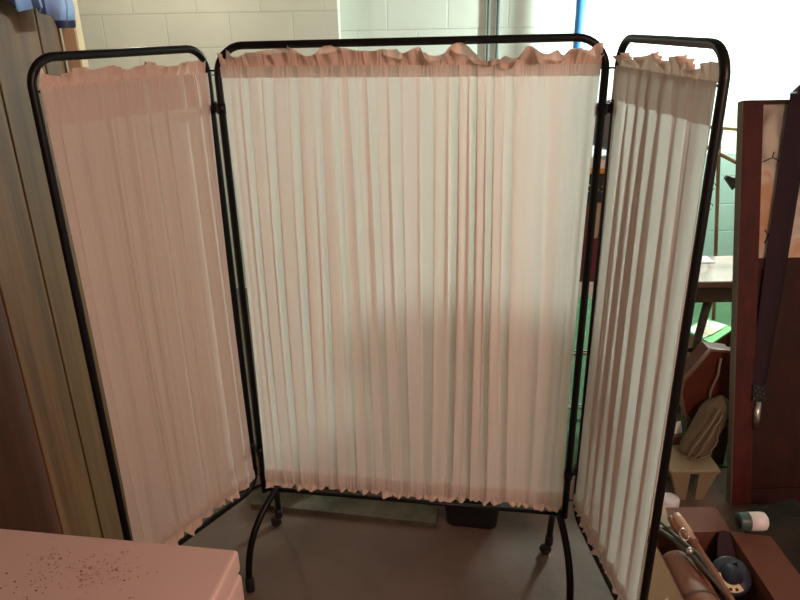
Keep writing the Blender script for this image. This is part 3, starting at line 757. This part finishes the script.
# metal tool
tl = empty('hand_tool', (.77, 1.48, .42), 'dull metal tool with two long crossing bars in the open box', 'tool')
build(MB().tube([(.712, 1.57, .418), (.745, 1.50, .428), (.775, 1.43, .425), (.815, 1.34, .40)], [.005, .0075, .007, .004], 8), 'bar', 'dark_tool', tl)
build(MB().tube([(.735, 1.575, .425), (.752, 1.50, .436), (.785, 1.44, .432), (.83, 1.30, .385)], [.004, .006, .006, .003], 8), 'bar', 'dark_tool', tl)
build(MB().lathe((.768, 1.452, .420), (0, 0, 1), [(0, .004), (0, .010), (.016, .010), (.022, .005), (.023, .0005)], 14), 'pivot', 'steel', tl)
build(MB().tube([(.770+.012*math.cos(a), 1.50+.014*math.sin(a), .446+.008*math.sin(a)) for a in np.linspace(0, 6, 20)], .0018, 6), 'wire_loop', 'steel', tl)
# dark round spool with label
so = empty('tape_spool', (.868, 1.385, .37), 'dark round spool with a curved cream label beside the wooden handle in the open box', 'spool')
cc_ = Vector((.874, 1.425, .365)); nn = Vector((-.12, -.50, .85)).normalized()
build(MB().lathe(cc_ - nn*.02, nn, [(0, .02), (0, .046), (.006, .052), (.034, .052), (.040, .046), (.040, .030), (.034, .026), (.034, .001)], 32), 'spool_body', mat('dark blue grey plastic', (.035, .045, .07), .4, 0, .5, 30), so)
# curved label on the face
e1 = nn.cross(Vector((0, 0, 1))).normalized(); e2 = nn.cross(e1)
G = []
for a in np.linspace(2.2, 4.5, 16):
    a2 = a - 3.35 + 1.1
    dv = e1*math.cos(a2) + e2*math.sin(a2); G.append([tuple(cc_ + nn*.0208 + dv*.026), tuple(cc_ + nn*.0208 + dv*.0455)])
lb = build(MB().grid(G), 'label_strip', 'cream_paper', so, 'cream label strip', .0006)
m_ = MB()
for a in (2.6, 3.0, 3.35, 3.7, 4.1):
    a2 = a - 3.35 + 1.1; q = [e1*math.cos(a2+o1) + e2*math.sin(a2+o1) for o1 in (-.1, .1)]
    m_.add([tuple(cc_ + nn*.0215 + q[0]*.0345), tuple(cc_ + nn*.0215 + q[1]*.0345), tuple(cc_ + nn*.0215 + q[1]*.042), tuple(cc_ + nn*.0215 + q[0]*.042)], [(0, 1, 2, 3)])
build(m_, 'dark_print', 'rubber_grey', lb)
# dark soft sleeve behind the spool
G = []
for i in range(25):
    row = []
    for j in range(12):
        u = i/24*2*PI; v = j/11
        w_ = (.030 - .012*v)*math.sin(min(1, min(v, 1-v)*6+.15)*PI/2)
        row.append((.893 + .015*v + w_*math.cos(u)*(1+.1*math.sin(4*u)), 1.475 + .075*v + w_*math.sin(u)*.7, .350 + .055*v + w_*.6*math.sin(u)))
    G.append(row)
tag(build(MB().grid(G), 'cloth_sleeve', 'strap'), 'dark soft cloth pouch lying behind the round spool in the open box', 'pouch')
# cup on the flap
cu = empty('plastic_cup', (.99, 1.55, bz), 'white cup with a dark green rim lying on its side on the box flap', 'cup')
A = Vector((.948, 1.560, .436))
build(MB().lathe(A, (1, -.02, 0), [(0, .020), (0, .0235), (.003, .025), (.028, .0262), (.0285, .0262)], 28), 'rim_band', 'teal', cu, 'dark green rim')
build(MB().lathe(A + Vector((.0287, 0, 0)), (1, -.02, 0), [(0, .0262), (.035, .0268), (.045, .0245), (.050, .018), (.051, .001)], 28), 'cup_body', 'white_plastic', cu)
build(MB().lathe(A + Vector((-.0006, 0, 0)), (1, -.02, 0), [(0, .001), (0, .0195), (.0004, .0195)], 28), 'cup_opening', 'black', cu)

# dark bag put in where the floor at the right edge lies in shade
G = []
for i in range(33):
    row = []
    for j in range(17):
        u = i/32*2*PI; v = -PI/2 + PI*j/16
        k = 1 + .08*math.sin(4*u+2*v) + .06*math.sin(7*u - 3*v)
        row.append((1.34 + .20*k*math.cos(v)*math.cos(u), 1.80 + .20*k*math.cos(v)*math.sin(u), max(.0, .10 + .115*k*math.sin(v))))
    G.append(row)
tag(build(MB().grid(G), 'cloth_bag', 'rubber_grey'), 'dark cloth bag put in for the shaded floor before the leaning panel', 'bag')

# small wood shaving on the floor
P = [(-.09+.02*math.cos(a), 1.66+.012*math.sin(a), .003+.001*a) for a in np.linspace(0, 2.2, 12)]
tag(build(MB().tube(P, .0025, 6), 'wood_shaving', 'card_pale'), 'tiny pale curl of wood on the bare floor before the screen', 'shaving')
tag(build(MB().lathe((.715, 1.87, 0), (0, 0, 1), [(0, .001), (0, .008), (.008, .009), (.012, .001)], 10), 'bottle_cap', 'black'), 'small black cap on the lit floor beside the right panel', 'cap')

# ------------------------------------------------------------------ lamps
LX, LY, LZ = 1.95, 4.15, 2.12
fx = empty('fluorescent_lamp', (LX, LY, LZ), 'cool white fluorescent strip lamp hanging near the back wall', 'lamp')
build(MB().hexa([(LX-.62, LY-.07, LZ+.04), (LX+.62, LY-.07, LZ+.04), (LX+.62, LY+.07, LZ+.04), (LX-.62, LY+.07, LZ+.04), (LX-.62, LY-.04, LZ+.09), (LX+.62, LY-.04, LZ+.09), (LX+.62, LY+.04, LZ+.09), (LX-.62, LY+.04, LZ+.09)]), 'housing', 'lamp_housing', fx)
for s_ in (-.035, .035): build(MB().tube([(LX-.6, LY+s_, LZ+.018), (LX+.6, LY+s_, LZ+.018)], .013, 10), 'lamp_tube', 'glow_cool', fx)
for s_ in (-.5, .5): build(MB().tube([(LX+s_, LY, LZ+.09), (LX+s_, LY, H)], .003, 6), 'chain', 'steel', fx)
def light(kind, name, loc, col, power, size=.1, size2=None, rot=None):
    l = bpy.data.lights.new(name, kind); l.color = col; l.energy = power
    if kind == 'AREA':
        l.shape = 'RECTANGLE' if size2 else 'SQUARE'; l.size = size
        if size2: l.size_y = size2
    else: l.shadow_soft_size = size
    o = bpy.data.objects.new(name, l); o.location = loc; C.objects.link(o)
    if rot: o.rotation_euler = rot
    return o
light('POINT', 'lamp_light', (LX, LY, LZ-.09), (.84, 1.0, .93), 230, .10)
wx, wy, wz = 1.1, -.3, 2.2
wl = empty('ceiling_bulb', (wx, wy, wz), 'warm bulb hanging from the ceiling right of the camera', 'lamp')
build(MB().lathe((wx, wy, wz+.09), (0, 0, 1), [(0, .02), (.04, .02), (.05, .01), (H-wz-.10, .01)], 12), 'lamp_socket', 'black', wl)
build(MB().lathe((wx, wy, wz+.02), (0, 0, 1), [(0, .001), (.006, .018), (.03, .03), (.055, .02), (.0695, .013)], 16), 'bulb', 'glow_warm', wl)
light('POINT', 'bulb_light', (wx, wy, wz-.17), (1.0, .60, .50), 78, .16)
bx_, by_, bz_ = -1.3, 3.7, 2.2  # extra bulb out of view, added to brighten the left back wall
bl = empty('ceiling_bulb', (bx_, by_, bz_), 'added unseen bulb brightening the left end of the back wall', 'lamp')
build(MB().lathe((bx_, by_, bz_+.09), (0, 0, 1), [(0, .02), (.04, .02), (.05, .01), (H-bz_-.10, .01)], 12), 'lamp_socket', 'black', bl)
build(MB().lathe((bx_, by_, bz_+.02), (0, 0, 1), [(0, .001), (.006, .018), (.03, .03), (.055, .02), (.0695, .013)], 16), 'bulb', 'glow_warm', bl)
light('POINT', 'back_fill_light', (bx_, by_, bz_-.04), (1.0, .93, .74), 17, .05)

w = bpy.data.worlds.new('World'); bpy.context.scene.world = w; w.use_nodes = True
w.node_tree.nodes['Background'].inputs[0].default_value = (.5, .5, .5, 1); w.node_tree.nodes['Background'].inputs[1].default_value = .02

# ------------------------------------------------------------------ camera
cam = bpy.data.cameras.new('camera'); co = bpy.data.objects.new('camera', cam); C.objects.link(co)
cam.sensor_width = 36; cam.lens = 687.79/800*36; cam.clip_start = .02
t = .3895; r = -.0182
fwd = Vector((0, math.cos(t), -math.sin(t))); up = Vector((0, math.sin(t), math.cos(t))); rt = Vector((1, 0, 0))
rt2 = math.cos(r)*rt + math.sin(r)*up; up2 = -math.sin(r)*rt + math.cos(r)*up
m = Matrix(((rt2.x, up2.x, -fwd.x, 0), (rt2.y, up2.y, -fwd.y, 0), (rt2.z, up2.z, -fwd.z, 1.7744), (0, 0, 0, 1)))
co.matrix_world = m
sc = bpy.context.scene; sc.camera = co
vs = sc.view_settings; vs.view_transform = 'Standard'; vs.look = 'None'; vs.gamma = 1; vs.use_curve_mapping = False; vs.exposure = 0
